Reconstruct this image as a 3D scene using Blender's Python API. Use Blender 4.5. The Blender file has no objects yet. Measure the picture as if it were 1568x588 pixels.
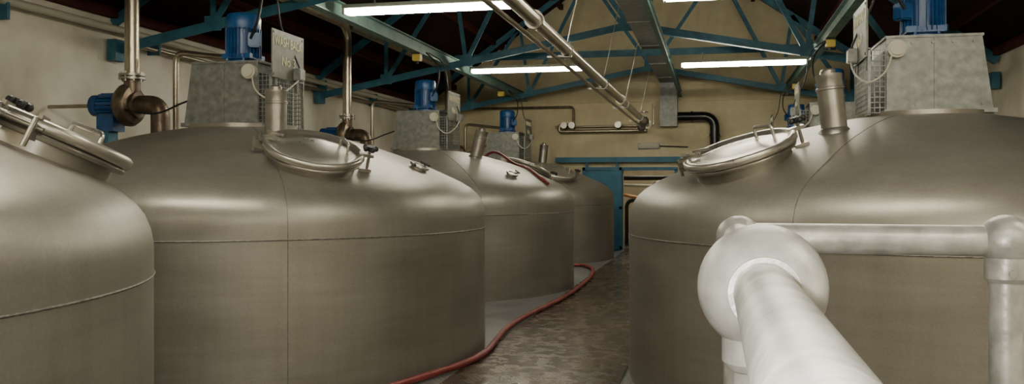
import bpy, bmesh, math, random
from mathutils import Vector, Matrix, Euler
random.seed(4)
C = bpy.context.scene.collection

# ------------------------------------------------------------------ materials
def mat(name, c1, c2=None, scale=4.0, rough=0.5, rough2=None, metal=0.0, bump=0.0, bscale=40.0,
        stretch=(1, 1, 1), emit=None, estr=0.0, lo=0.35, hi=0.65, detail=6.0, spec=0.5):
    m = bpy.data.materials.new(name); m.use_nodes = True
    nt = m.node_tree; b = nt.nodes["Principled BSDF"]
    b.inputs["Metallic"].default_value = metal
    b.inputs["Roughness"].default_value = rough
    b.inputs["Specular IOR Level"].default_value = spec
    b.inputs["Base Color"].default_value = (*c1, 1)
    tc = nt.nodes.new("ShaderNodeTexCoord")
    mp = nt.nodes.new("ShaderNodeMapping"); mp.inputs["Scale"].default_value = stretch
    nt.links.new(tc.outputs["Object"], mp.inputs["Vector"])
    if c2 is not None:
        n = nt.nodes.new("ShaderNodeTexNoise"); n.inputs["Scale"].default_value = scale
        n.inputs["Detail"].default_value = detail
        nt.links.new(mp.outputs[0], n.inputs["Vector"])
        r = nt.nodes.new("ShaderNodeValToRGB")
        r.color_ramp.elements[0].position = lo; r.color_ramp.elements[0].color = (*c1, 1)
        r.color_ramp.elements[1].position = hi; r.color_ramp.elements[1].color = (*c2, 1)
        nt.links.new(n.outputs["Fac"], r.inputs[0]); nt.links.new(r.outputs[0], b.inputs["Base Color"])
        if rough2 is not None:
            mr = nt.nodes.new("ShaderNodeMapRange")
            mr.inputs["From Min"].default_value = lo; mr.inputs["From Max"].default_value = hi
            mr.inputs["To Min"].default_value = rough; mr.inputs["To Max"].default_value = rough2
            nt.links.new(n.outputs["Fac"], mr.inputs[0]); nt.links.new(mr.outputs[0], b.inputs["Roughness"])
    if bump > 0:
        n2 = nt.nodes.new("ShaderNodeTexNoise"); n2.inputs["Scale"].default_value = bscale
        n2.inputs["Detail"].default_value = 4
        nt.links.new(mp.outputs[0], n2.inputs["Vector"])
        bp = nt.nodes.new("ShaderNodeBump"); bp.inputs["Strength"].default_value = bump
        bp.inputs["Distance"].default_value = 0.01
        nt.links.new(n2.outputs["Fac"], bp.inputs["Height"]); nt.links.new(bp.outputs[0], b.inputs["Normal"])
    if emit:
        b.inputs["Emission Color"].default_value = (*emit, 1); b.inputs["Emission Strength"].default_value = estr
    return m

def streaks(m, specs):
    """mill marks and wear multiplied into a base colour: specs = (stretch, scale, lo, hi)"""
    nt = m.node_tree; b = nt.nodes["Principled BSDF"]
    tc = nt.nodes.new("ShaderNodeTexCoord")
    src = b.inputs["Base Color"].links[0].from_socket
    for stretch, sc, lo, hi in specs:
        mp = nt.nodes.new("ShaderNodeMapping"); mp.inputs["Scale"].default_value = stretch
        nt.links.new(tc.outputs["Object"], mp.inputs["Vector"])
        n = nt.nodes.new("ShaderNodeTexNoise"); n.inputs["Scale"].default_value = sc; n.inputs["Detail"].default_value = 3
        nt.links.new(mp.outputs[0], n.inputs["Vector"])
        mr = nt.nodes.new("ShaderNodeMapRange"); mr.inputs["From Min"].default_value = .3; mr.inputs["From Max"].default_value = .7
        mr.inputs["To Min"].default_value = lo; mr.inputs["To Max"].default_value = hi
        nt.links.new(n.outputs["Fac"], mr.inputs[0])
        vm = nt.nodes.new("ShaderNodeVectorMath"); vm.operation = 'SCALE'
        nt.links.new(src, vm.inputs[0]); nt.links.new(mr.outputs[0], vm.inputs["Scale"])
        src = vm.outputs[0]
    nt.links.new(src, b.inputs["Base Color"])

M_tank = mat("brushed_stainless", (0.255, 0.235, 0.20), (0.33, 0.308, 0.268), scale=1.0, rough=0.36, rough2=0.46, metal=0.6,
             bump=0.05, bscale=10, stretch=(1, 1, 2.5), lo=0.3, hi=0.7)
streaks(M_tank, [((1, 1, 14), 1.6, .93, 1.03), ((9, 9, .7), 1.3, .93, 1.03), ((1, 1, 1), 70, .93, 1.05)])
M_lid = mat("polished_stainless", (0.42, 0.39, 0.34), (0.52, 0.49, 0.43), scale=5, rough=0.27, rough2=0.36, metal=0.8)
M_neck = mat("stainless_neck", (0.28, 0.26, 0.225), (0.38, 0.355, 0.31), scale=8, rough=0.33, metal=0.8)
M_weld = mat("weld_seam", (0.10, 0.092, 0.08), (0.22, 0.205, 0.18), scale=30, rough=0.5, metal=0.5)
M_pipe = mat("warm_steel_pipe", (0.34, 0.29, 0.215), (0.44, 0.385, 0.30), scale=4, rough=0.28, metal=0.85)
M_pump = mat("pump_brown_metal", (0.10, 0.070, 0.048), (0.20, 0.15, 0.105), scale=9, rough=0.4, metal=0.6)
M_galv = mat("galvanised_sheet", (0.155, 0.162, 0.15), (0.25, 0.26, 0.24), scale=14, rough=0.45, metal=0.4, bump=0.1, bscale=30)
M_rail = mat("galvanised_tube", (0.30, 0.295, 0.27), (0.48, 0.47, 0.43), scale=30, rough=0.40, metal=0.4, bump=0.12, bscale=60, detail=9)
M_blue = mat("motor_blue_paint", (0.006, 0.05, 0.17), (0.012, 0.085, 0.25), scale=10, rough=0.35)
M_truss = mat("truss_blue_paint", (0.018, 0.105, 0.17), (0.04, 0.17, 0.235), scale=6, rough=0.5)
M_teal = mat("beam_teal_paint", (0.10, 0.20, 0.18), (0.17, 0.28, 0.24), scale=5, rough=0.5)
M_doorblue = mat("door_blue_paint", (0.008, 0.12, 0.21), (0.02, 0.17, 0.27), scale=4, rough=0.5)
M_wall = mat("cream_painted_wall", (0.64, 0.55, 0.33), (0.80, 0.71, 0.47), scale=1.1, rough=0.75, bump=0.5, bscale=7, lo=0.3, hi=0.62)
streaks(M_wall, [((1, 1, .35), 1.6, .86, 1.04), ((1, 1, 1), 6, .94, 1.03)])
M_wallL = mat("cream_wall_side", (0.50, 0.455, 0.35), (0.84, 0.79, 0.67), scale=0.8, rough=0.45, bump=0.5, bscale=7, lo=0.3, hi=0.55)
M_roof = mat("dark_roof_boards", (0.016, 0.0055, 0.0045), (0.028, 0.010, 0.008), scale=3, rough=0.9, spec=.2)
M_maroon = mat("maroon_timber", (0.055, 0.012, 0.010), (0.08, 0.018, 0.014), scale=5, rough=0.8, spec=.2)
M_dark = mat("black_rubber", (0.012, 0.012, 0.012), rough=0.5)
M_duct = mat("black_gloss_duct", (0.010, 0.012, 0.014), rough=0.25)
M_hose = mat("red_hose_rubber", (0.13, 0.014, 0.013), (0.20, 0.032, 0.028), scale=10, rough=0.5)
M_white = mat("offwhite_plastic", (0.50, 0.48, 0.38), rough=0.5)
M_yel = mat("yellow_box", (0.55, 0.42, 0.06), rough=0.5)
M_sign = mat("sign_plate_grey", (0.12, 0.13, 0.105), (0.18, 0.19, 0.15), scale=12, rough=0.5)
M_txt = mat("sign_lettering", (0.9, 0.85, 0.55), rough=0.6)
M_tube = mat("fluorescent_diffuser", (0.9, 0.9, 0.85), rough=0.4, emit=(1.0, 0.935, 0.76), estr=60)
M_orange = mat("orange_equipment", (0.45, 0.17, 0.06), (0.5, 0.3, 0.12), scale=8, rough=0.5)
M_conc = mat("side_room_wall", (0.5, 0.42, 0.28), (0.62, 0.55, 0.4), scale=3, rough=0.8)

def grid_material(name, base, base2, groove, sc, rough, metal, bumpd, wear=2.2, mortar=.3, rh=.7, lo=.35, hi=.65):
    m = mat(name, base, base2, scale=wear, rough=rough, rough2=rough + 0.15, metal=metal, lo=lo, hi=hi, detail=10)
    nt = m.node_tree; b = nt.nodes["Principled BSDF"]
    tc = nt.nodes.new("ShaderNodeTexCoord"); br = nt.nodes.new("ShaderNodeTexBrick")
    br.inputs["Scale"].default_value = sc
    br.inputs["Mortar Size"].default_value = mortar
    br.inputs["Mortar Smooth"].default_value = 0.4
    br.inputs["Brick Width"].default_value = 1.0; br.inputs["Row Height"].default_value = rh
    br.inputs["Color1"].default_value = (1, 1, 1, 1); br.inputs["Color2"].default_value = (1, 1, 1, 1)
    br.inputs["Mortar"].default_value = (0, 0, 0, 1)
    nt.links.new(tc.outputs["Object"], br.inputs["Vector"])
    mix = nt.nodes.new("ShaderNodeMix"); mix.data_type = 'RGBA'
    src = b.inputs["Base Color"].links[0].from_socket
    nt.links.new(br.outputs["Color"], mix.inputs[0])
    mix.inputs[6].default_value = (*groove, 1)
    nt.links.new(src, mix.inputs[7]); nt.links.new(mix.outputs[2], b.inputs["Base Color"])
    bp = nt.nodes.new("ShaderNodeBump"); bp.inputs["Strength"].default_value = 0.7; bp.inputs["Distance"].default_value = bumpd
    nt.links.new(br.outputs["Color"], bp.inputs["Height"]); nt.links.new(bp.outputs[0], b.inputs["Normal"])
    return m
M_grate = grid_material("brown_walkway_grating", (0.09, 0.060, 0.038), (0.25, 0.18, 0.115), (0.014, 0.008, 0.005), 20, 0.2, 0.5, 0.008, 7.0, mortar=.16, rh=.8, lo=.3, hi=.75)
streaks(M_grate, [((1, .6, 1), 1.6, .6, 1.25), ((1, 1, 1), 16, .75, 1.15)])
M_plate = grid_material("grey_chequer_plate", (0.20, 0.21, 0.205), (0.34, 0.35, 0.34), (0.15, 0.15, 0.15), 16, 0.3, 0.5, 0.003, mortar=.16)

# ------------------------------------------------------------------ helpers
def empty(name, loc=(0, 0, 0), rot=None):
    o = bpy.data.objects.new(name, None); o.location = loc; o.empty_display_size = 0.1
    if rot is not None: o.rotation_euler = rot
    C.objects.link(o); return o

def finish(name, bm, m, parent=None, smooth=False, loc=None, angle=40):
    bmesh.ops.recalc_face_normals(bm, faces=bm.faces)
    me = bpy.data.meshes.new(name); bm.to_mesh(me); bm.free()
    me.materials.append(m)
    if smooth:
        me.polygons.foreach_set("use_smooth", [True] * len(me.polygons))
        try: me.set_sharp_from_angle(angle=math.radians(angle))
        except Exception: pass
    o = bpy.data.objects.new(name, me); C.objects.link(o)
    if parent: o.parent = parent
    if loc: o.location = loc
    return o

def add_box(bm, c, s, rot=None):
    mtx = Matrix.Translation(c)
    if rot is not None: mtx = mtx @ rot.to_4x4()
    mtx = mtx @ Matrix.Diagonal((s[0], s[1], s[2], 1))
    bmesh.ops.create_cube(bm, size=1.0, matrix=mtx)

def add_cyl(bm, p1, p2, r, r2=None, seg=16):
    p1 = Vector(p1); p2 = Vector(p2); d = p2 - p1
    q = d.to_track_quat('Z', 'Y').to_matrix().to_4x4()
    bmesh.ops.create_cone(bm, cap_ends=True, segments=seg, radius1=r, radius2=r if r2 is None else r2,
                          depth=d.length, matrix=Matrix.Translation((p1 + p2) / 2) @ q)

def add_angle(bm, p1, p2, w, t=0.012, flip=1):
    """steel angle section between two points lying in a constant-Y plane"""
    p1 = Vector(p1); p2 = Vector(p2); d = (p2 - p1).normalized()
    yv = Vector((0, 1, 0)); up = d.cross(yv).normalized() * flip
    rot = Matrix((yv, up, d)).transposed()
    L = (p2 - p1).length; c = (p1 + p2) / 2
    add_box(bm, c, (t, w, L), rot)
    add_box(bm, c + up * (w / 2) + yv * (w / 2), (w, t, L), rot)

def box(name, c, s, m, parent=None, bev=0.0, rot=None):
    bm = bmesh.new(); add_box(bm, c, s, rot)
    if bev: bmesh.ops.bevel(bm, geom=bm.edges[:], offset=bev, segments=2, affect='EDGES')
    return finish(name, bm, m, parent)

def cyl(name, p1, p2, r, m, parent=None, r2=None, seg=24):
    bm = bmesh.new(); add_cyl(bm, p1, p2, r, r2, seg)
    return finish(name, bm, m, parent, True)

def lathe_bm(bm, prof, seg=48, mtx=None):
    rings = []
    for r, z in prof:
        if r < 1e-5: rings.append([bm.verts.new((0, 0, z))])
        else: rings.append([bm.verts.new((r * math.cos(2 * math.pi * i / seg), r * math.sin(2 * math.pi * i / seg), z)) for i in range(seg)])
    for a, b in zip(rings[:-1], rings[1:]):
        for i in range(seg):
            j = (i + 1) % seg
            if len(a) == 1 and len(b) == 1: continue
            if len(a) == 1: bm.faces.new((a[0], b[i], b[j]))
            elif len(b) == 1: bm.faces.new((a[i], a[j], b[0]))
            else: bm.faces.new((a[i], a[j], b[j], b[i]))
    if mtx is not None:
        vs = [v for r in rings for v in r]; bmesh.ops.transform(bm, matrix=mtx, verts=vs)

def lathe(name, prof, m, parent=None, seg=48, mtx=None, angle=40):
    bm = bmesh.new(); lathe_bm(bm, prof, seg, mtx)
    return finish(name, bm, m, parent, True, angle=angle)

def fillet(pts, rad, n=7):
    pts = [Vector(p) for p in pts]; out = [pts[0]]
    for i in range(1, len(pts) - 1):
        a, p, b = pts[i - 1], pts[i], pts[i + 1]
        r = min(rad, (a - p).length * 0.49, (b - p).length * 0.49)
        s = p + (a - p).normalized() * r; e = p + (b - p).normalized() * r
        for k in range(n + 1):
            t = k / n; out.append(s * (1 - t) ** 2 + p * 2 * t * (1 - t) + e * t * t)
    out.append(pts[-1]); return out

def smooth_path(pts, n=8):
    P = [Vector(p) for p in pts]; P = [P[0] * 2 - P[1]] + P + [P[-1] * 2 - P[-2]]; out = []
    for i in range(1, len(P) - 2):
        for k in range(n):
            t = k / n; a, b, c, d = P[i - 1], P[i], P[i + 1], P[i + 2]
            out.append(0.5 * ((2 * b) + (c - a) * t + (2 * a - 5 * b + 4 * c - d) * t * t + (3 * b - a - 3 * c + d) * t ** 3))
    out.append(P[-2]); return out

def sweep_bm(bm, pts, r, seg=12):
    pts = [Vector(p) for p in pts]; prev = None; n = len(pts)
    up = None
    for i, p in enumerate(pts):
        d = (pts[min(i + 1, n - 1)] - pts[max(i - 1, 0)]).normalized()
        if up is None:
            up = Vector((0, 0, 1)) if abs(d.z) < 0.9 else Vector((1, 0, 0))
        x = d.cross(up).normalized(); up = x.cross(d).normalized()
        ring = [bm.verts.new(p + (x * math.cos(2 * math.pi * k / seg) + up * math.sin(2 * math.pi * k / seg)) * r) for k in range(seg)]
        if prev:
            for k in range(seg):
                j = (k + 1) % seg; bm.faces.new((prev[k], prev[j], ring[j], ring[k]))
        else: bm.faces.new(ring[::-1])
        prev = ring
    bm.faces.new(prev)

def tube(name, pts, r, m, parent=None, rad=0.0, seg=14):
    bm = bmesh.new(); sweep_bm(bm, fillet(pts, rad) if rad else pts, r, seg)
    return finish(name, bm, m, parent, True)

def prism_bm(bm, poly, y0, y1):
    a = [bm.verts.new((x, y0, z)) for x, z in poly]; b = [bm.verts.new((x, y1, z)) for x, z in poly]
    bm.faces.new(a); bm.faces.new(b[::-1]); n = len(poly)
    for i in range(n):
        j = (i + 1) % n; bm.faces.new((a[i], b[i], b[j], a[j]))

# ------------------------------------------------------------------ room
XL, XR, YF, YB = -7.30, 4.44, -4.0, 22.5
XM = (XL + XR) / 2; ZE = 3.78; SL = 0.70; ZR = ZE + (XR - XM) * SL
T = 0.2
box("floor", ((XL + XR) / 2, (YF + YB) / 2, -0.1), (XR - XL, YB - YF, 0.2), M_plate)
box("wall_left", (XL - T / 2, (YF + YB) / 2, ZE / 2 - .1), (T, YB - YF + 2 * T, ZE + .2), M_wallL)
box("wall_right", (XR + T / 2, (YF + YB) / 2, ZE / 2 - .1), (T, YB - YF + 2 * T, ZE + .2), M_wallL)
bm = bmesh.new()
DX0, DX1, DZ = -2.22, -0.95, 1.98
prism_bm(bm, [(XL, -.2), (DX0, -.2), (DX0, DZ), (XL, DZ)], YB, YB + T)
prism_bm(bm, [(DX1, -.2), (XR, -.2), (XR, DZ), (DX1, DZ)], YB, YB + T)
prism_bm(bm, [(XL, DZ), (XR, DZ), (XR, ZE), (XM, ZR), (XL, ZE)], YB, YB + T)
finish("wall_back", bm, M_wall)
bm = bmesh.new()
prism_bm(bm, [(XL, -.2), (XR, -.2), (XR, ZE), (XM, ZR), (XL, ZE)], YF - T, YF)
finish("wall_front", bm, M_wall)
bm = bmesh.new()
for s in (-1, 1):
    xe = XL - .3 if s < 0 else XR + .3
    ze = ZE - .3 * SL
    prism_bm(bm, [(xe, ze), (XM, ZR), (XM, ZR + .15), (xe, ze + .15)], YF - .3, YB + .3)
finish("ceiling", bm, M_roof)
box("trim_1", (XM, YB - .03, 3.72), (XR - XL - .02, .06, .07), M_wall)
box("trim_2", (XL + .06, (YF + YB) / 2, ZE - .05), (.1, YB - YF - .1, .12), M_maroon)
box("trim_3", (XR - .06, (YF + YB) / 2, ZE - .05), (.1, YB - YF - .1, .12), M_maroon)

par = empty("roof_purlins")
for k, f in enumerate((.12, .35, .6, .85)):
    for s in (-1, 1):
        half = (XR - XM)
        x = XM + s * half * (1 - f); z = ZE + half * f * SL - .12
        box("purlin_%d%s" % (k, "a" if s < 0 else "b"), (x, (YF + YB) / 2, z), (.09, YB - YF, .13), M_maroon, par)

box("walkway_grating", (-1.44, 9.2, .008), (1.40, 26.2, .016), M_grate)

# ------------------------------------------------------------------ roof trusses
HA = 3.27; HP = 4.38
def chord_z(x): return HA + (HP - HA) * (1 - abs(x - XM) / (XR - XM))
def raf_z(x): return ZE + (1 - abs(x - XM) / (XR - XM)) * (ZR - ZE) - .2
for ty in (-1.8, 3.9, 9.75, 15.6, 21.3):
    p = empty("roof_truss", (0, ty, 0))
    bm = bmesh.new(); h = XR - XM
    for s in (-1, 1):
        xw = XM + s * (h - .03)
        add_angle(bm, (xw, 0, HA), (XM, 0, HP), .12)
        add_angle(bm, (xw, 0, raf_z(xw)), (XM, 0, raf_z(XM)), .13)
        def P(f, top): x = XM + s * h * (1 - f); return (x, 0, raf_z(x) if top else chord_z(x))
        add_angle(bm, P(.24, 0), P(.24, 1), .07)
        add_angle(bm, P(.24, 0), P(.46, 1), .08)
        add_angle(bm, P(.5, 0), P(.46, 1), .07)
        add_angle(bm, P(.5, 0), P(.74, 1), .08)
        add_angle(bm, P(1, 0), P(.74, 1), .08)
        for f in (.24, .5):
            q = P(f, 0); add_box(bm, (q[0], -.01, q[2] + .02), (.22, .012, .18))
        add_box(bm, (xw - s * .06, 0, HA), (.12, .22, .26))
    add_angle(bm, (XM, 0, HP), (XM, 0, raf_z(XM)), .06)
    add_box(bm, (XM, -.01, HP + .02), (.34, .012, .24))
    finish("truss_frame", bm, M_truss, p)

def ibeam(name, x, z, d, w, m):
    bm = bmesh.new(); L = YB - YF - .04; yc = (YB + YF) / 2
    add_box(bm, (x, yc, z), (.014, L, d)); add_box(bm, (x, yc, z + d / 2), (w, L, .016)); add_box(bm, (x, yc, z - d / 2), (w, L, .016))
    return finish(name, bm, m)
ibeam("longitudinal_beam", -4.70, 3.85, .18, .13, M_teal)
ibeam("longitudinal_beam.001", -.80, 3.86, .14, .07, M_teal)
ibeam("longitudinal_beam.002", 1.66, 3.85, .18, .13, M_teal)
for y in (-1.4, 4.7, 10.5, 16.45):
    bm = bmesh.new(); add_box(bm, (XM + .05, 0, 0), (6.9, .012, .12)); add_box(bm, (XM + .05, .04, .06), (6.9, .08, .012))
    finish("light_support_beam", bm, M_truss, None, loc=(0, y, 4.02))
p = empty("cable_duct")
bm = bmesh.new()
add_box(bm, (-1.08, 9.3, 4.17), (.42, 25.8, .12))
for i in range(11): add_box(bm, (-1.08, -3 + i * 2.4, 4.17), (.45, .05, .15))
add_box(bm, (-1.08, 22.28, 3.60), (.42, .34, 1.1))
finish("duct_body", bm, M_galv, p)

# ------------------------------------------------------------------ fluorescent fittings, plus two added fill lights
for (x, y) in [(x, y) for y in (-1.4, 4.6, 10.45, 16.4) for x in (-3.40, .50)] + [(2.9, 1.6), (2.9, -1.4)]:  # the pair at front right is added, out of view, to brighten the right tank
    p = empty("fluorescent_light", (x, y, 3.76))
    box("diffuser", (0, 0, 0), (2.12, .15, .07), M_tube, p, bev=.02)
    box("batten", (0, 0, .06), (2.2, .17, .05), M_white, p, bev=.006)
    bm = bmesh.new()
    for sx in (-1.08, 1.08): add_box(bm, (sx, 0, .01), (.03, .165, .085))
    for sx in (-.7, .7): add_cyl(bm, (sx, 0, .08), (sx, 0.03, .22), .012, seg=8)
    finish("end_caps_and_hangers", bm, M_white, p)
bm = bmesh.new(); add_box(bm, (3.0, 1.6, 4.0), (2.8, .04, .05)); finish("light_support_beam", bm, M_truss)  # invented bar for one of the added front-right fill lights

# ------------------------------------------------------------------ tanks
R = 2.4
PROF = [(R, 0.0), (R, .6), (R, 1.19), (R, 1.25), (R, 1.31), (2.398, 1.34), (2.388, 1.395), (2.362, 1.46), (2.32, 1.52),
        (2.25, 1.58), (2.15, 1.64), (2.0, 1.71), (1.8, 1.80), (1.6, 1.88), (1.4, 1.95), (1.2, 2.01), (1.0, 2.065), (.8, 2.11), (.6, 2.145), (.4, 2.17), (.2, 2.185), (0, 2.19)]
def dome(r):
    for (r1, z1), (r0, z0) in zip(PROF[:-1], PROF[1:]):
        if r0 <= r <= r1 and r1 > r0: return z0 + (z1 - z0) * (r - r0) / (r1 - r0)
    return 2.18

def manhole(parent, ang, knob, handle, hinge, rr=1.80, tilt=22):
    a = math.radians(ang); tl = math.radians(tilt)
    rot = Matrix.Rotation(a, 4, 'Z') @ Matrix.Rotation(tl, 4, 'Y')
    base = Vector((rr * math.cos(a), rr * math.sin(a), dome(rr)))
    e = bpy.data.objects.new("manhole", None); e.empty_display_size = .1; C.objects.link(e); e.parent = parent
    e.matrix_local = Matrix.Translation(base) @ rot
    lathe("manhole_neck", [(.352, -.20), (.352, .045), (.395, .05), (.40, .065), (.395, .075), (.30, .078)], M_neck, e)
    lathe("manhole_lid", [(.36, .078), (.405, .08), (.418, .095), (.415, .125), (.398, .137), (.375, .132), (.36, .118), (.33, .112),
                          (.22, .124), (.1, .132), (0, .135)], M_lid, e, seg=64, angle=60)
    def dirv(d):
        t = math.radians(d) - a; return Vector((math.cos(t), math.sin(t), 0))
    d = dirv(handle); t = Vector((-d.y, d.x, 0)); c = d * .25
    bm = bmesh.new()
    sweep_bm(bm, fillet([c - t * .10 + Vector((0, 0, .10)), c - t * .10 + Vector((0, 0, .20)), c + t * .10 + Vector((0, 0, .20)), c + t * .10 + Vector((0, 0, .10))], .03), .012, 8)
    finish("lid_handle", bm, M_lid, e, True)
    d = dirv(knob); t = Vector((-d.y, d.x, 0))
    bm = bmesh.new(); k = d * .45
    add_cyl(bm, k + Vector((0, 0, -.05)), k + Vector((0, 0, .20)), .013, seg=10)
    add_box(bm, k * .97 + Vector((0, 0, .0)), (.10, .07, .03), Matrix.Rotation(math.atan2(d.y, d.x), 3, 'Z'))
    add_box(bm, k * .95 + Vector((0, 0, .13)), (.12, .06, .025), Matrix.Rotation(math.atan2(d.y, d.x), 3, 'Z'))
    finish("clamp_bolt", bm, M_neck, e, True)
    bm = bmesh.new(); kc = k + Vector((0, 0, .19))
    add_cyl(bm, kc - Vector((0, 0, .02)), kc + Vector((0, 0, .02)), .034, seg=12)
    for i in range(5):
        q = Vector((math.cos(i * 1.2566), math.sin(i * 1.2566), 0)) * .048
        bmesh.ops.create_uvsphere(bm, u_segments=8, v_segments=6, radius=.023, matrix=Matrix.Translation(kc + q))
    finish("star_knob", bm, M_dark, e, True)
    d = dirv(hinge); t = Vector((-d.y, d.x, 0)); rz = Matrix.Rotation(math.atan2(d.y, d.x), 3, 'Z')
    bm = bmesh.new(); k = d * .43
    for s in (-1, 1):
        add_box(bm, k + t * .075 * s + Vector((0, 0, .07)), (.12, .018, .07), rz)
        add_box(bm, d * .36 + t * .075 * s + Vector((0, 0, .14)), (.14, .016, .02), rz)
        add_cyl(bm, k + t * .075 * s + d * .05 + Vector((0, 0, .0)), k + t * .075 * s + d * .05 + Vector((0, 0, .13)), .012, seg=8)
    add_cyl(bm, k - t * .11 + Vector((0, 0, .09)), k + t * .11 + Vector((0, 0, .09)), .014, seg=10)
    finish("hinge", bm, M_neck, e, True)

def small_port(parent, ang, rr=1.9):
    a = math.radians(ang)
    e = bpy.data.objects.new("inspection_port", None); e.empty_display_size = .1; C.objects.link(e); e.parent = parent
    e.matrix_local = Matrix.Translation((rr * math.cos(a), rr * math.sin(a), dome(rr))) @ Matrix.Rotation(a, 4, 'Z') @ Matrix.Rotation(math.radians(26), 4, 'Y')
    lathe("port_ring", [(.075, -.04), (.075, .02), (.09, .02), (.095, .03), (.09, .042), (.06, .042), (.055, .032), (0, .032)], M_neck, e, 32)
    bm = bmesh.new()
    add_cyl(bm, (0, .08, .03), (0, .12, .045), .010, seg=8); add_cyl(bm, (0, -.08, .03), (0, -.12, .045), .010, seg=8)
    add_cyl(bm, (-.05, .105, .055), (.05, .105, .055), .010, seg=8)
    finish("port_clamps", bm, M_dark, e, True)

def vent(parent, x, y, tiltv, h=.42, r=.095):
    rr = math.hypot(x, y)
    e = bpy.data.objects.new("vent_pipe", None); e.empty_display_size = .1; C.objects.link(e); e.parent = parent
    e.location = (x, y, dome(rr)); e.rotation_euler = (math.radians(tiltv[1]), math.radians(tiltv[0]), 0)
    lathe("vent_stub", [(r + .03, -.05), (r + .02, .0), (r, .02), (r, h - .12), (r + .008, h - .115), (r + .008, h - .1), (r, h - .095), (r, h - .03),
                        (r + .004, h - .02), (r + .004, h), (r - .012, h), (r - .012, h - .25), (0, h - .25)], M_neck, e, 32)
    lathe("vent_cap", [(r * .55, h - .02), (r * .55, h + .03), (r * .4, h + .045), (0, h + .045)], M_neck, e, 24)

def tank(x, y, ang, knob, handle, hinge, vt, vtilt, port=None, seam=-53, rr=1.80, tilt=22):
    p = empty("fermentation_tank", (x, y, 0))
    lathe("tank_shell", PROF, M_tank, p, seg=160, angle=60)
    pts = [(r, z) for r, z in PROF if r > .5]
    bm = bmesh.new()
    for k, sa in enumerate((seam, seam + 60, seam + 120, seam + 180, seam + 240, seam + 300)):
        c, s = math.cos(math.radians(sa)), math.sin(math.radians(sa))
        sweep_bm(bm, [(r * c, r * s, z) for r, z in (pts if k % 2 == 0 else pts[:3])], .0028, 6)
    n = 160; ring = [((R + .001) * math.cos(2 * math.pi * i / n), (R + .001) * math.sin(2 * math.pi * i / n), 1.191) for i in range(n + 1)]
    sweep_bm(bm, ring, .006, 6)
    finish("weld_seams", bm, M_weld, p, True)
    manhole(p, ang, knob, handle, hinge, rr, tilt)
    vent(p, vt[0], vt[1], vtilt)
    if port is not None: small_port(p, port)
    return p

LX, RX = -4.56, 1.68
LY = [2.40, 8.10, 13.85, 19.75]
RY = [7.95, 13.8, 19.6]
tank(LX, LY[0], 37, 150, 85, -62, (.8, .8), (3, 0), rr=1.88, tilt=24, seam=-75)
tank(LX, LY[1], -43, 25, 42, 190, (.80, -.865), (0, 0), port=-6, tilt=23)
tank(LX, LY[2], 37, 20, 60, 200, (.98, -.5), (14, 0), port=-30)
tank(LX, LY[3], -43, 25, 42, 190, (.75, .3), (6, 0))
tank(RX, RY[0], -141, 10, 35, 150, (-.80, -.88), (-6, 0), seam=-120, rr=1.89, tilt=21)
tank(RX, RY[1], 142, 15, 35, 150, (-.80, .88), (-6, 0), seam=-120)
tank(RX, RY[2], -142, 15, 35, 150, (-.80, -.88), (-6, 0), seam=-120)

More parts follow.
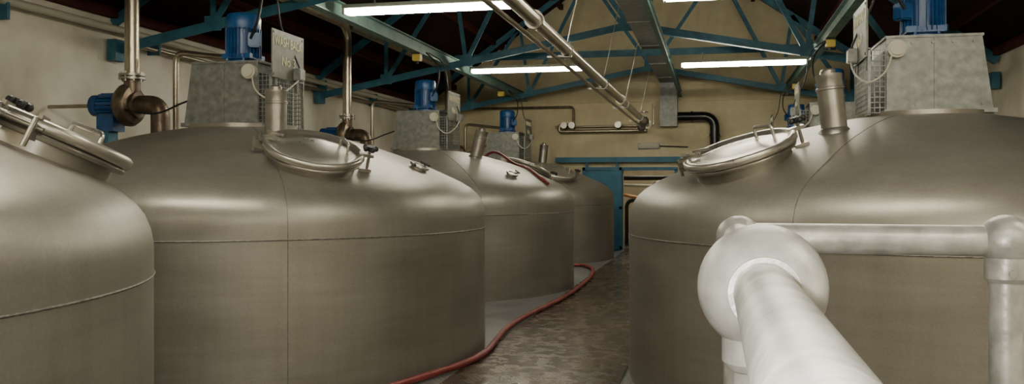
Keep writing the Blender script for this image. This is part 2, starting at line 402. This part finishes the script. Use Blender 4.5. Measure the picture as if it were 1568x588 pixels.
# ------------------------------------------------------------------ agitator drive units
def drive(x, y, s, label):
    p = empty("agitator_drive_unit", (x, y, 0))
    z0, z1 = 2.19, 2.77
    lathe("mounting_ring", [(.0, 2.14), (.52, 2.14), (.52, 2.19), (0, 2.19)], M_neck, p, 40)
    bm = bmesh.new()
    def hexa(x0b, x1b, x0t, x1t, ya, yb, za, zb):
        v = [bm.verts.new(q) for q in [(s * x0b, ya, za), (s * x1b, ya, za), (s * x1b, yb, za), (s * x0b, yb, za),
                                       (s * x0t, ya, zb), (s * x1t, ya, zb), (s * x1t, yb, zb), (s * x0t, yb, zb)]]
        for f in ((0, 1, 2, 3), (4, 5, 6, 7), (0, 1, 5, 4), (1, 2, 6, 5), (2, 3, 7, 6), (3, 0, 4, 7)): bm.faces.new([v[i] for i in f])
    hexa(-.44, .34, -.36, .34, -.34, .34, z0, z1)
    hexa(-.46, .36, -.46, .36, -.37, .37, z0 - .02, z0 + .015)
    hexa(-.37, .35, -.37, .35, -.35, .35, z1, z1 + .02)
    for i in range(5):
        add_cyl(bm, (s * (-.36 + i * .16), -.345, z0 + .05), (s * (-.36 + i * .16), -.352, z0 + .05), .012, seg=8)
        add_cyl(bm, (s * (-.30 + i * .15), -.34, z1 - .04), (s * (-.30 + i * .15), -.352, z1 - .04), .012, seg=8)
    add_box(bm, (s * -.02, -.343, (z0 + z1) / 2), (.02, .012, z1 - z0))
    finish("gearbox_housing", bm, M_galv, p)
    box("guard_backing", (s * .352, 0, 2.44), (.02, .66, .46), M_dark, p)
    bm = bmesh.new(); gx = .47
    for i in range(16):
        yy = -.34 + i * .68 / 15; add_box(bm, (s * gx, yy, 2.43), (.006, .006, .50))
    for i in range(13):
        zz = 2.18 + i * .50 / 12
        add_box(bm, (s * gx, 0, zz), (.006, .68, .006))
        for yy in (-.34, .34): add_box(bm, (s * (gx + .35) / 2, yy, zz), (.12, .006, .006))
    for i in range(4):
        for yy in (-.34, .34): add_box(bm, (s * (.35 + i * .04), yy, 2.43), (.006, .006, .50))
    for yy in (-.34, .34): add_box(bm, (s * gx, yy, 2.43), (.02, .02, .52))
    add_box(bm, (s * gx, 0, 2.69), (.02, .70, .02)); add_box(bm, (s * gx, 0, 2.17), (.02, .70, .02))
    finish("wire_mesh_guard", bm, M_galv, p)
    bm = bmesh.new(); add_box(bm, (s * .49, -.02, 2.86), (.012, .66, .46))
    for yy in (-.25, .2): add_box(bm, (s * .475, yy, 2.78), (.02, .04, .5))
    for yy in (-.32, .28):
        for zz in (2.66, 3.06): add_cyl(bm, (s * .49, yy, zz), (s * .502, yy, zz), .012, seg=8)
    finish("sign_plate", bm, M_sign, p)
    for k, (t, zz) in enumerate((("WASH BACK", 2.98), (label, 2.80))):
        cu = bpy.data.curves.new("sign_text", 'FONT'); cu.body = t; cu.size = .135; cu.align_x = 'CENTER'; cu.align_y = 'CENTER'
        cu.extrude = .002; cu.materials.append(M_txt); cu.space_character = 1.05
        o = bpy.data.objects.new("sign_text_%d" % k, cu); C.objects.link(o); o.parent = p
        o.location = (s * .499, -.02, zz); o.rotation_euler = (math.pi / 2, 0, s * math.pi / 2)
        if k == 0: o.scale = (.70, 1, 1)
    box("isolator_switch", (s * .53, .14, 2.70), (.08, .13, .12), M_galv, p, bev=.01)
    lathe("motor_body", [(.0, z1 + .02), (.20, z1 + .02), (.20, z1 + .05), (.135, z1 + .07), (.135, z1 + .40), (.0, z1 + .40)], M_blue, p, 40)
    bm = bmesh.new()
    for i in range(28):
        a = 2 * math.pi * i / 28
        add_box(bm, (.152 * math.cos(a), .152 * math.sin(a), z1 + .235), (.045, .007, .29), Matrix.Rotation(a, 3, 'Z'))
    finish("cooling_fins", bm, M_blue, p)
    lathe("fan_cowl", [(.165, z1 + .37), (.17, z1 + .39), (.17, z1 + .48), (.155, z1 + .52), (.10, z1 + .535), (.10, z1 + .525), (0, z1 + .525)], M_blue, p, 40)
    bm = bmesh.new(); add_box(bm, (s * .17, -.10, z1 + .25), (.12, .12, .14), Matrix.Rotation(.5, 3, 'Z'))
    bmesh.ops.bevel(bm, geom=bm.edges[:], offset=.012, segments=2, affect='EDGES')
    for i in range(6):
        a = i * math.pi / 3; add_cyl(bm, (.178 * math.cos(a), .178 * math.sin(a), z1 + .04), (.178 * math.cos(a), .178 * math.sin(a), z1 + .075), .014, seg=8)
    add_box(bm, (0, 0, z1 + .10), (.30, .30, .05))
    finish("terminal_box", bm, M_blue, p)
    bm = bmesh.new()
    add_cyl(bm, (s * .27, -.335, 2.68), (s * .27, -.40, 2.68), .070, seg=28); add_cyl(bm, (s * .27, -.40, 2.68), (s * .27, -.415, 2.68), .052, seg=28)
    finish("round_junction_cover", bm, M_white, p, True)
    tube("white_cable", smooth_path([(s * .30, -.39, 2.66), (s * .36, -.42, 2.50), (s * .48, -.40, 2.42), (s * .55, -.2, 2.50), (s * .55, .05, 2.62), (s * .54, .12, 2.66)]), .008, M_white, p, seg=8)
    tube("supply_cable", smooth_path([(s * .17, -.17, z1 + .26), (s * .28, -.22, z1 + .45), (s * .24, -.10, z1 + .75), (s * .02, -.02, z1 + .98)]), .013, M_dark, p, seg=8)
    tube("supply_cable_loop", smooth_path([(s * .05, 0, z1 + .98), (s * .28, .08, z1 + .80), (s * .36, .10, z1 + .4), (s * .5, .12, z1 + .1), (s * .54, .14, z1 - .02)]), .009, M_dark, p, seg=8)
for yy, n in zip(LY, ("No 4", "No 3", "No 2", "No 1")): drive(LX, yy, 1, n)
for yy, n in zip(RY, ("No 7", "No 6", "No 5")): drive(RX, yy, -1, n)
for (x, ys, sx) in ((-4.70, LY, 1), (1.66, RY, -1)):
    for y in ys:
        p = empty("beam_junction_box", (x, y, 3.68))
        box("box_body", (0, 0, 0), (.13, .14, .12), M_yel, p, bev=.01)
        box("box_lid", (0, 0, .055), (.14, .15, .02), M_dark, p)
        cyl("gland", (0, 0, -.10), (0, 0, -.05), .022, M_dark, p)

# ------------------------------------------------------------------ transfer pumps with risers (behind the left row)
def pump(x, y, zt, riser_back):
    p = empty("transfer_pump", (x, y, 0)); zc = 2.46; vx = -.34
    my = Matrix.Translation((vx, 0, zc)) @ Matrix.Rotation(math.radians(90), 4, 'Y')
    lathe("volute", [(0, -.09), (.14, -.09), (.19, -.075), (.225, -.03), (.23, .02), (.20, .07), (.14, .09), (.10, .10), (.10, .13), (.0, .13)], M_pump, p, 40, my)
    lathe("inlet_flange", [(0, .10), (.14, .10), (.14, .13), (0, .13)], M_pump, p, 28, my)
    tube("suction_elbow", [(vx + .1, 0, zc), (0.04, 0, zc), (0.04, 0, zt - .03)], .098, M_pump, p, rad=.26, seg=22)
    cyl("elbow_foot_flange", (0.04, 0, zt - .03), (0.04, 0, zt + .035), .14, M_neck, p)
    cyl("discharge_neck", (vx + .04, 0, zc + .1), (vx + .04, 0, zc + .30), .085, M_pump, p)
    bm = bmesh.new()
    add_cyl(bm, (vx + .04, 0, zc + .27), (vx + .04, 0, zc + .295), .135, seg=28); add_cyl(bm, (vx + .04, 0, zc + .305), (vx + .04, 0, zc + .33), .135, seg=28)
    for i in range(8):
        a = i * math.pi / 4; q = Vector((vx + .04 + .112 * math.cos(a), .112 * math.sin(a), zc + .25)); add_cyl(bm, q, q + Vector((0, 0, .10)), .010, seg=6)
    finish("riser_flange", bm, M_neck, p, True)
    pts = [(vx + .04, 0, zc + .33), (vx + .04, 0, 4.32), (vx + .04, -riser_back, 4.32)]
    tube("riser_pipe", pts, .075, M_pipe, p, rad=.28, seg=22)
    lathe("pump_motor", [(0, -.09), (.15, -.09), (.15, -.115), (.105, -.125), (.105, -.34), (.115, -.345), (.115, -.42), (.09, -.44), (0, -.44)], M_blue, p, 32, my)
    bm = bmesh.new()
    for i in range(18):
        a = 2 * math.pi * i / 18
        add_box(bm, (vx - .23, .118 * math.cos(a), zc + .118 * math.sin(a)), (.19, .03 if abs(math.cos(a)) > .7 else .006, .006 if abs(math.cos(a)) > .7 else .03))
    add_box(bm, (vx - .22, 0, zc - .20), (.2, .2, .16)); finish("motor_fins_and_foot", bm, M_blue, p)
    zd = dome(min(2.3, math.hypot(x + vx - .2 - LX, .34)))
    box("pump_stand", (vx - .22, 0, (zd + 2.2) / 2 - .03), (.06, .16, 2.2 - zd + .12), M_truss, p)
    tube("drain_line", [(vx - .1, .05, zc - .05), (vx - .4, .2, zc + .02), (-1.5, .2, zc + .02)], .022, M_pipe, p, rad=.05)
    tube("cable", smooth_path([(vx - .2, -.1, zc), (.1, -.25, zc - .12), (.5, -.3, zc - .02), (.85, -.3, zc + .1)]), .010, M_dark, p, seg=6)
zt = dome(math.hypot(1.2, .34))
pump(LX - 1.2, LY[0] + .34, zt, 4.5)
pump(LX - 1.2, LY[1] + .34, zt, LY[1] - LY[0] - .1)
pump(LX - 1.2, LY[2] + .34, zt, LY[2] - LY[1] - .1)
pump(LX - 1.2, LY[3] + .34, zt, LY[3] - LY[2] - .1)
for i in (1, 2, 3):
    tube("conduit_pipe", [(-5.72, LY[i] + .62, dome(1.35)), (-5.72, LY[i] + .62, 3.05), (-4.75, LY[i] + .62, 2.93), (-4.75, LY[i] + .30, 2.93)], .032, M_pipe, None, rad=.12)
p = empty("wall_pipe_run")
tube("pipe_upper", [(XL + .14, -3.9, 3.52), (XL + .14, 22.4, 3.52)], .045, M_white, p)
tube("pipe_lower", [(XL + .14, 9.9, 3.38), (XL + .14, 22.4, 3.38)], .03, M_pipe, p)
bm = bmesh.new()
for i in range(10): add_box(bm, (XL + .09, -2.5 + i * 2.6, 3.45), (.18, .04, .26))
finish("pipe_brackets", bm, M_truss, p)

# overhead process pipe along the aisle
p = empty("overhead_process_pipe")
tube("main_pipe", [(-1.52, -3.5, 3.04), (-1.52, 21.2, 3.04)], .062, M_pipe, p, seg=20)
tube("small_pipe", [(-1.66, -3.5, 2.98), (-1.66, 21.3, 2.98)], .022, M_pipe, p)
bm = bmesh.new()
for y in (3.0, 6.2, 9.4, 12.6, 15.8, 19.0):
    add_cyl(bm, (-1.52, y - .02, 3.04), (-1.52, y + .02, 3.04), .072, seg=20)
    add_box(bm, (-1.60, y, 2.97), (.26, .04, .02)); add_cyl(bm, (-1.52, y, 3.1), (-1.30, y, 4.12), .006, seg=6)
for y in (7.6, 15.0): add_cyl(bm, (-1.52, y, 3.04), (-1.52, y + .04, 3.04), .085, seg=20)
add_cyl(bm, (-1.52, 21.17, 3.04), (-1.52, 21.22, 3.04), .10, seg=20)
finish("pipe_clamps", bm, M_neck, p, True)
bm = bmesh.new()
for (vx, vy, vz) in ((-1.52, 20.2, 3.04), (-1.66, 21.2, 2.98)):
    bmesh.ops.create_uvsphere(bm, u_segments=14, v_segments=10, radius=.11, matrix=Matrix.Translation((vx, vy, vz)))
    add_cyl(bm, (vx, vy, vz), (vx, vy, vz + .22), .02, seg=8); add_cyl(bm, (vx, vy, vz + .2), (vx, vy, vz + .22), .09, seg=16)
finish("valves", bm, M_neck, p, True)

# rear wall fittings
p = empty("rear_wall_pipework")
tube("pipe_a", [(-1.6, 22.3, 2.96), (-3.80, 22.3, 2.96), (-3.80, 22.3, 3.12), (-3.5, 22.3, 3.12)], .045, M_pipe, p, rad=.06)
tube("pipe_b", [(-3.9, 22.3, 3.08), (-1.45, 22.3, 3.08), (-1.45, 22.3, 3.62)], .022, M_pipe, p, rad=.05)
tube("pipe_c", [(-6.4, 22.35, 3.58), (-3.45, 22.35, 3.58), (-3.45, 22.35, 3.1)], .03, M_pump, p, rad=.1)
bm = bmesh.new()
for x in (-3.65, -3.45, -2.3):
    bmesh.ops.create_uvsphere(bm, u_segments=14, v_segments=10, radius=.085, matrix=Matrix.Translation((x, 22.25, 3.08)))
    add_cyl(bm, (x, 22.25, 3.08), (x, 22.05, 3.1), .02, seg=8); add_cyl(bm, (x, 22.06, 3.1), (x, 22.03, 3.1), .08, seg=16)
finish("wall_valves", bm, M_neck, p, True)
p = empty("extraction_duct")
tube("duct_elbow", [(-.86, 22.2, 3.28), (.02, 22.2, 3.28), (.02, 22.2, 2.45)], .115, M_duct, p, rad=.3, seg=24)
bm = bmesh.new(); add_cyl(bm, (-.55, 22.2, 3.28), (-.50, 22.2, 3.28), .13, seg=24); add_cyl(bm, (.02, 22.2, 2.8), (.02, 22.2, 2.85), .13, seg=24)
add_box(bm, (.02, 22.33, 2.82), (.3, .3, .03)); add_box(bm, (.02, 22.2, 2.44), (.30, .4, .03))
finish("duct_collars", bm, M_duct, p, True)
p = empty("emergency_lamp", (-1.57, 22.4, 2.58))
box("lamp_body", (0, 0, 0), (.5, .12, .11), M_white, p, bev=.02); box("lamp_base", (0, .07, 0), (.54, .05, .15), M_galv, p)
tube("lamp_conduit", [(.25, .05, 0), (.95, .05, -.03)], .014, M_dark, p)
box("wall_socket", (-.72, 22.42, 2.32), (.14, .12, .14), M_white, None, bev=.01)
p = empty("sliding_door")
bm = bmesh.new(); add_box(bm, (-2.72, 22.34, 1.03), (.98, .05, 2.04))
for x in (-3.18, -2.26): add_box(bm, (x, 22.30, 1.03), (.07, .05, 2.04))
for z in (.06, 1.05, 2.02): add_box(bm, (-2.72, 22.30, z), (.98, .05, .08))
finish("door_leaf", bm, M_doorblue, p)
bm = bmesh.new(); add_box(bm, (-2.35, 22.32, 2.26), (3.1, .09, .10)); add_box(bm, (-2.35, 22.25, 2.20), (3.1, .02, .04))
for x in (-3.1, -2.35): add_box(bm, (x, 22.29, 2.14), (.06, .03, .24))
finish("door_track", bm, M_doorblue, p)
bm = bmesh.new()
add_box(bm, (DX0 - .04, 22.468, 1.0), (.08, .06, 2.0)); add_box(bm, (DX1 + .04, 22.468, 1.0), (.08, .06, 2.0)); add_box(bm, ((DX0 + DX1) / 2, 22.468, 2.02), (1.43, .06, .08))
finish("door_1", bm, M_doorblue)

# adjoining plant room seen through the doorway
box("floor_plant_room", (-1.5, 24.9, -.1), (5, 4.4, .2), M_plate)
bm = bmesh.new(); add_box(bm, (-1.5, 27.2, 1.4), (5, .2, 3.2)); add_box(bm, (-4.1, 24.95, 1.4), (.2, 4.5, 3.2)); add_box(bm, (1.1, 24.95, 1.4), (.2, 4.5, 3.2))
finish("wall_plant_room", bm, M_conc)
box("ceiling_plant_room", (-1.5, 25.0, 3.1), (5.4, 4.6, .2), M_roof)
p = empty("plant_room_pipework")
tube("pipe_a", [(-1.95, 25.2, .0), (-1.95, 25.2, 1.3), (-1.5, 25.2, 1.7), (-.6, 25.2, 1.7)], .07, M_white, p, rad=.15)
tube("pipe_b", [(-1.2, 24.6, .0), (-1.2, 24.6, 1.1), (-2.4, 24.6, 1.35)], .05, M_orange, p, rad=.15)
tube("pipe_c", [(-2.6, 24.0, 1.80), (-.4, 24.0, 1.80)], .06, M_dark, p)
tube("pipe_d", [(-2.6, 24.3, 1.62), (-.4, 24.3, 1.55)], .04, M_white, p)
tube("pipe_e", [(-2.3, 24.3, .0), (-2.3, 24.3, 1.2), (-1.2, 24.3, 1.2), (-1.2, 24.3, .5)], .05, M_duct, p, rad=.2)
bm = bmesh.new()
for q in ((-1.95, 25.2, .9), (-1.2, 24.6, .7), (-1.5, 24.3, 1.59), (-1.9, 24.3, 1.2)):
    bmesh.ops.create_uvsphere(bm, u_segments=14, v_segments=10, radius=.12, matrix=Matrix.Translation(q)); add_cyl(bm, q, (q[0], q[1] - .25, q[2]), .03, seg=8)
    add_cyl(bm, (q[0], q[1] - .23, q[2]), (q[0], q[1] - .26, q[2]), .11, seg=18)
finish("gate_valves", bm, M_galv, p, True)
p = empty("plant_room_pump", (-1.75, 24.0, 0))
bm = bmesh.new(); add_cyl(bm, (-.3, 0, .45), (.35, 0, .45), .2, seg=24); add_cyl(bm, (.35, 0, .45), (.5, 0, .45), .26, seg=24); add_box(bm, (0, 0, .14), (.8, .4, .28))
finish("pump_casing", bm, M_orange, p, True)
p = empty("ceiling_lamp", (-1.6, 24.6, 2.8))
box("lamp_diffuser", (0, 0, 0), (1.2, .10, .05), M_tube, p, bev=.02); box("lamp_batten", (0, 0, .06), (1.3, .17, .05), M_white, p)
tube("lamp_rods", [(0, 0, .08), (0, 0, .2)], .01, M_white, p)

# ------------------------------------------------------------------ red hose
pts = [(-2.75, 5.45, .035), (-2.56, 6.2, .035), (-2.36, 6.89, .035), (-2.14, 7.5, .048), (-2.08, 8.1, .048), (-2.14, 8.8, .048), (-2.20, 9.5, .048), (-2.19, 10.3, .048), (-2.12, 11.2, .048),
       (-2.05, 12.1, .048), (-2.02, 13.0, .048), (-2.02, 14.0, .048), (-2.05, 15.1, .048), (-2.14, 16.2, .048), (-2.30, 17.0, .04), (-2.55, 17.5, .035), (-2.95, 17.35, .035), (-3.2, 16.75, .035)]
tube("red_hose", smooth_path(pts, 6), .030, M_hose, None, seg=12)
hp = []
for a, rr in ((118, 1.5), (95, 1.35), (70, 1.35), (45, 1.3), (20, 1.45), (0, 1.7), (-12, 2.0), (-16, 2.22)):
    hp.append((LX + rr * math.cos(math.radians(a)), LY[2] + rr * math.sin(math.radians(a)), dome(rr) + .03 + (.16 if 30 < a < 60 else 0)))
tube("red_hose.001", smooth_path(hp, 6), .024, M_hose, None, seg=10)

# ------------------------------------------------------------------ foreground guard rail
p = empty("guard_rail")
rz = 1.520; rx = .037; rr = .0228; yc = 1.42; xe = .412
bm = bmesh.new()
add_cyl(bm, (rx, -1.3, rz), (rx, yc, rz), rr, seg=48)
add_cyl(bm, (rx, yc, rz), (xe, yc, rz), rr, seg=32)
finish("top_rails", bm, M_rail, p, True)
bm = bmesh.new()
for (x, y) in ((rx, .73), (rx, -1.3), (xe, yc)): add_cyl(bm, (x, y, .0), (x, y, rz), rr, seg=32)
add_cyl(bm, (rx, yc, .0), (rx, yc, rz), rr, seg=32)
add_cyl(bm, (xe, yc, .8), (rx, yc, .8), rr, seg=24); add_cyl(bm, (rx, -1.3, .8), (rx, yc, .8), rr, seg=24)
finish("posts_and_knee_rails", bm, M_rail, p, True)
bm = bmesh.new()
def ball(c, r, dirs, cr=.031, cl=.055):
    c = Vector(c); bmesh.ops.create_uvsphere(bm, u_segments=32, v_segments=20, radius=r, matrix=Matrix.Translation(c))
    for d in dirs:
        d = Vector(d); add_cyl(bm, c, c + d * cl, cr, seg=32); add_cyl(bm, c + d * cl, c + d * (cl + .006), cr, cr - .004, seg=32)
ball((rx, .73, rz), .050, [(0, 0, -1), (0, 1, 0)], .031, .058)
add_cyl(bm, (rx, .73, rz), (rx, .686, rz), .032, .027, seg=40)
ball((rx, yc, rz), .034, [(0, 0, -1)], .029, .052)
ball((xe, yc, rz), .038, [(0, 0, -1)], .029, .054)
ball((rx, -1.3, rz), .036, [(0, 0, -1), (0, 1, 0)])
for (x, y) in ((rx, .73), (rx, -1.3), (xe, yc), (rx, yc)):
    ball((x, y, .8), .036, [(0, 0, 1), (0, 0, -1)]); add_cyl(bm, (x, y, 0), (x, y, .012), .06, seg=24); add_cyl(bm, (x, y, 0), (x, y, .06), .032, seg=24)
for (x, y) in ((rx, .73), (xe, yc)): add_cyl(bm, (x, y - .034, rz - .045), (x, y - .030, rz - .045), .006, seg=6)
finish("key_clamp_fittings", bm, M_rail, p, True)

# ------------------------------------------------------------------ lights / world
w = bpy.data.worlds.new("World"); bpy.context.scene.world = w; w.use_nodes = True
w.node_tree.nodes["Background"].inputs[0].default_value = (.5, .45, .38, 1); w.node_tree.nodes["Background"].inputs[1].default_value = .2
# the camera's on-board flash
ld = bpy.data.lights.new("camera_flash", 'SPOT'); ld.energy = 60; ld.spot_size = math.radians(110); ld.spot_blend = .6; ld.shadow_soft_size = .02
ld.color = (1, .97, .9)
lo = bpy.data.objects.new("camera_flash", ld); C.objects.link(lo); lo.location = (-.10, .03, 1.66)
lo.rotation_euler = (math.radians(88), 0, math.radians(5))

cam = bpy.data.cameras.new("camera"); cam.sensor_width = 36; cam.lens = 1400 / 1600 * 36; cam.shift_y = -10 / 1600; cam.clip_start = .02; cam.clip_end = 200
co = bpy.data.objects.new("camera", cam); C.objects.link(co); co.location = (0, 0, 1.6); co.rotation_euler = (math.pi / 2, 0, math.radians(12.7))
bpy.context.scene.camera = co
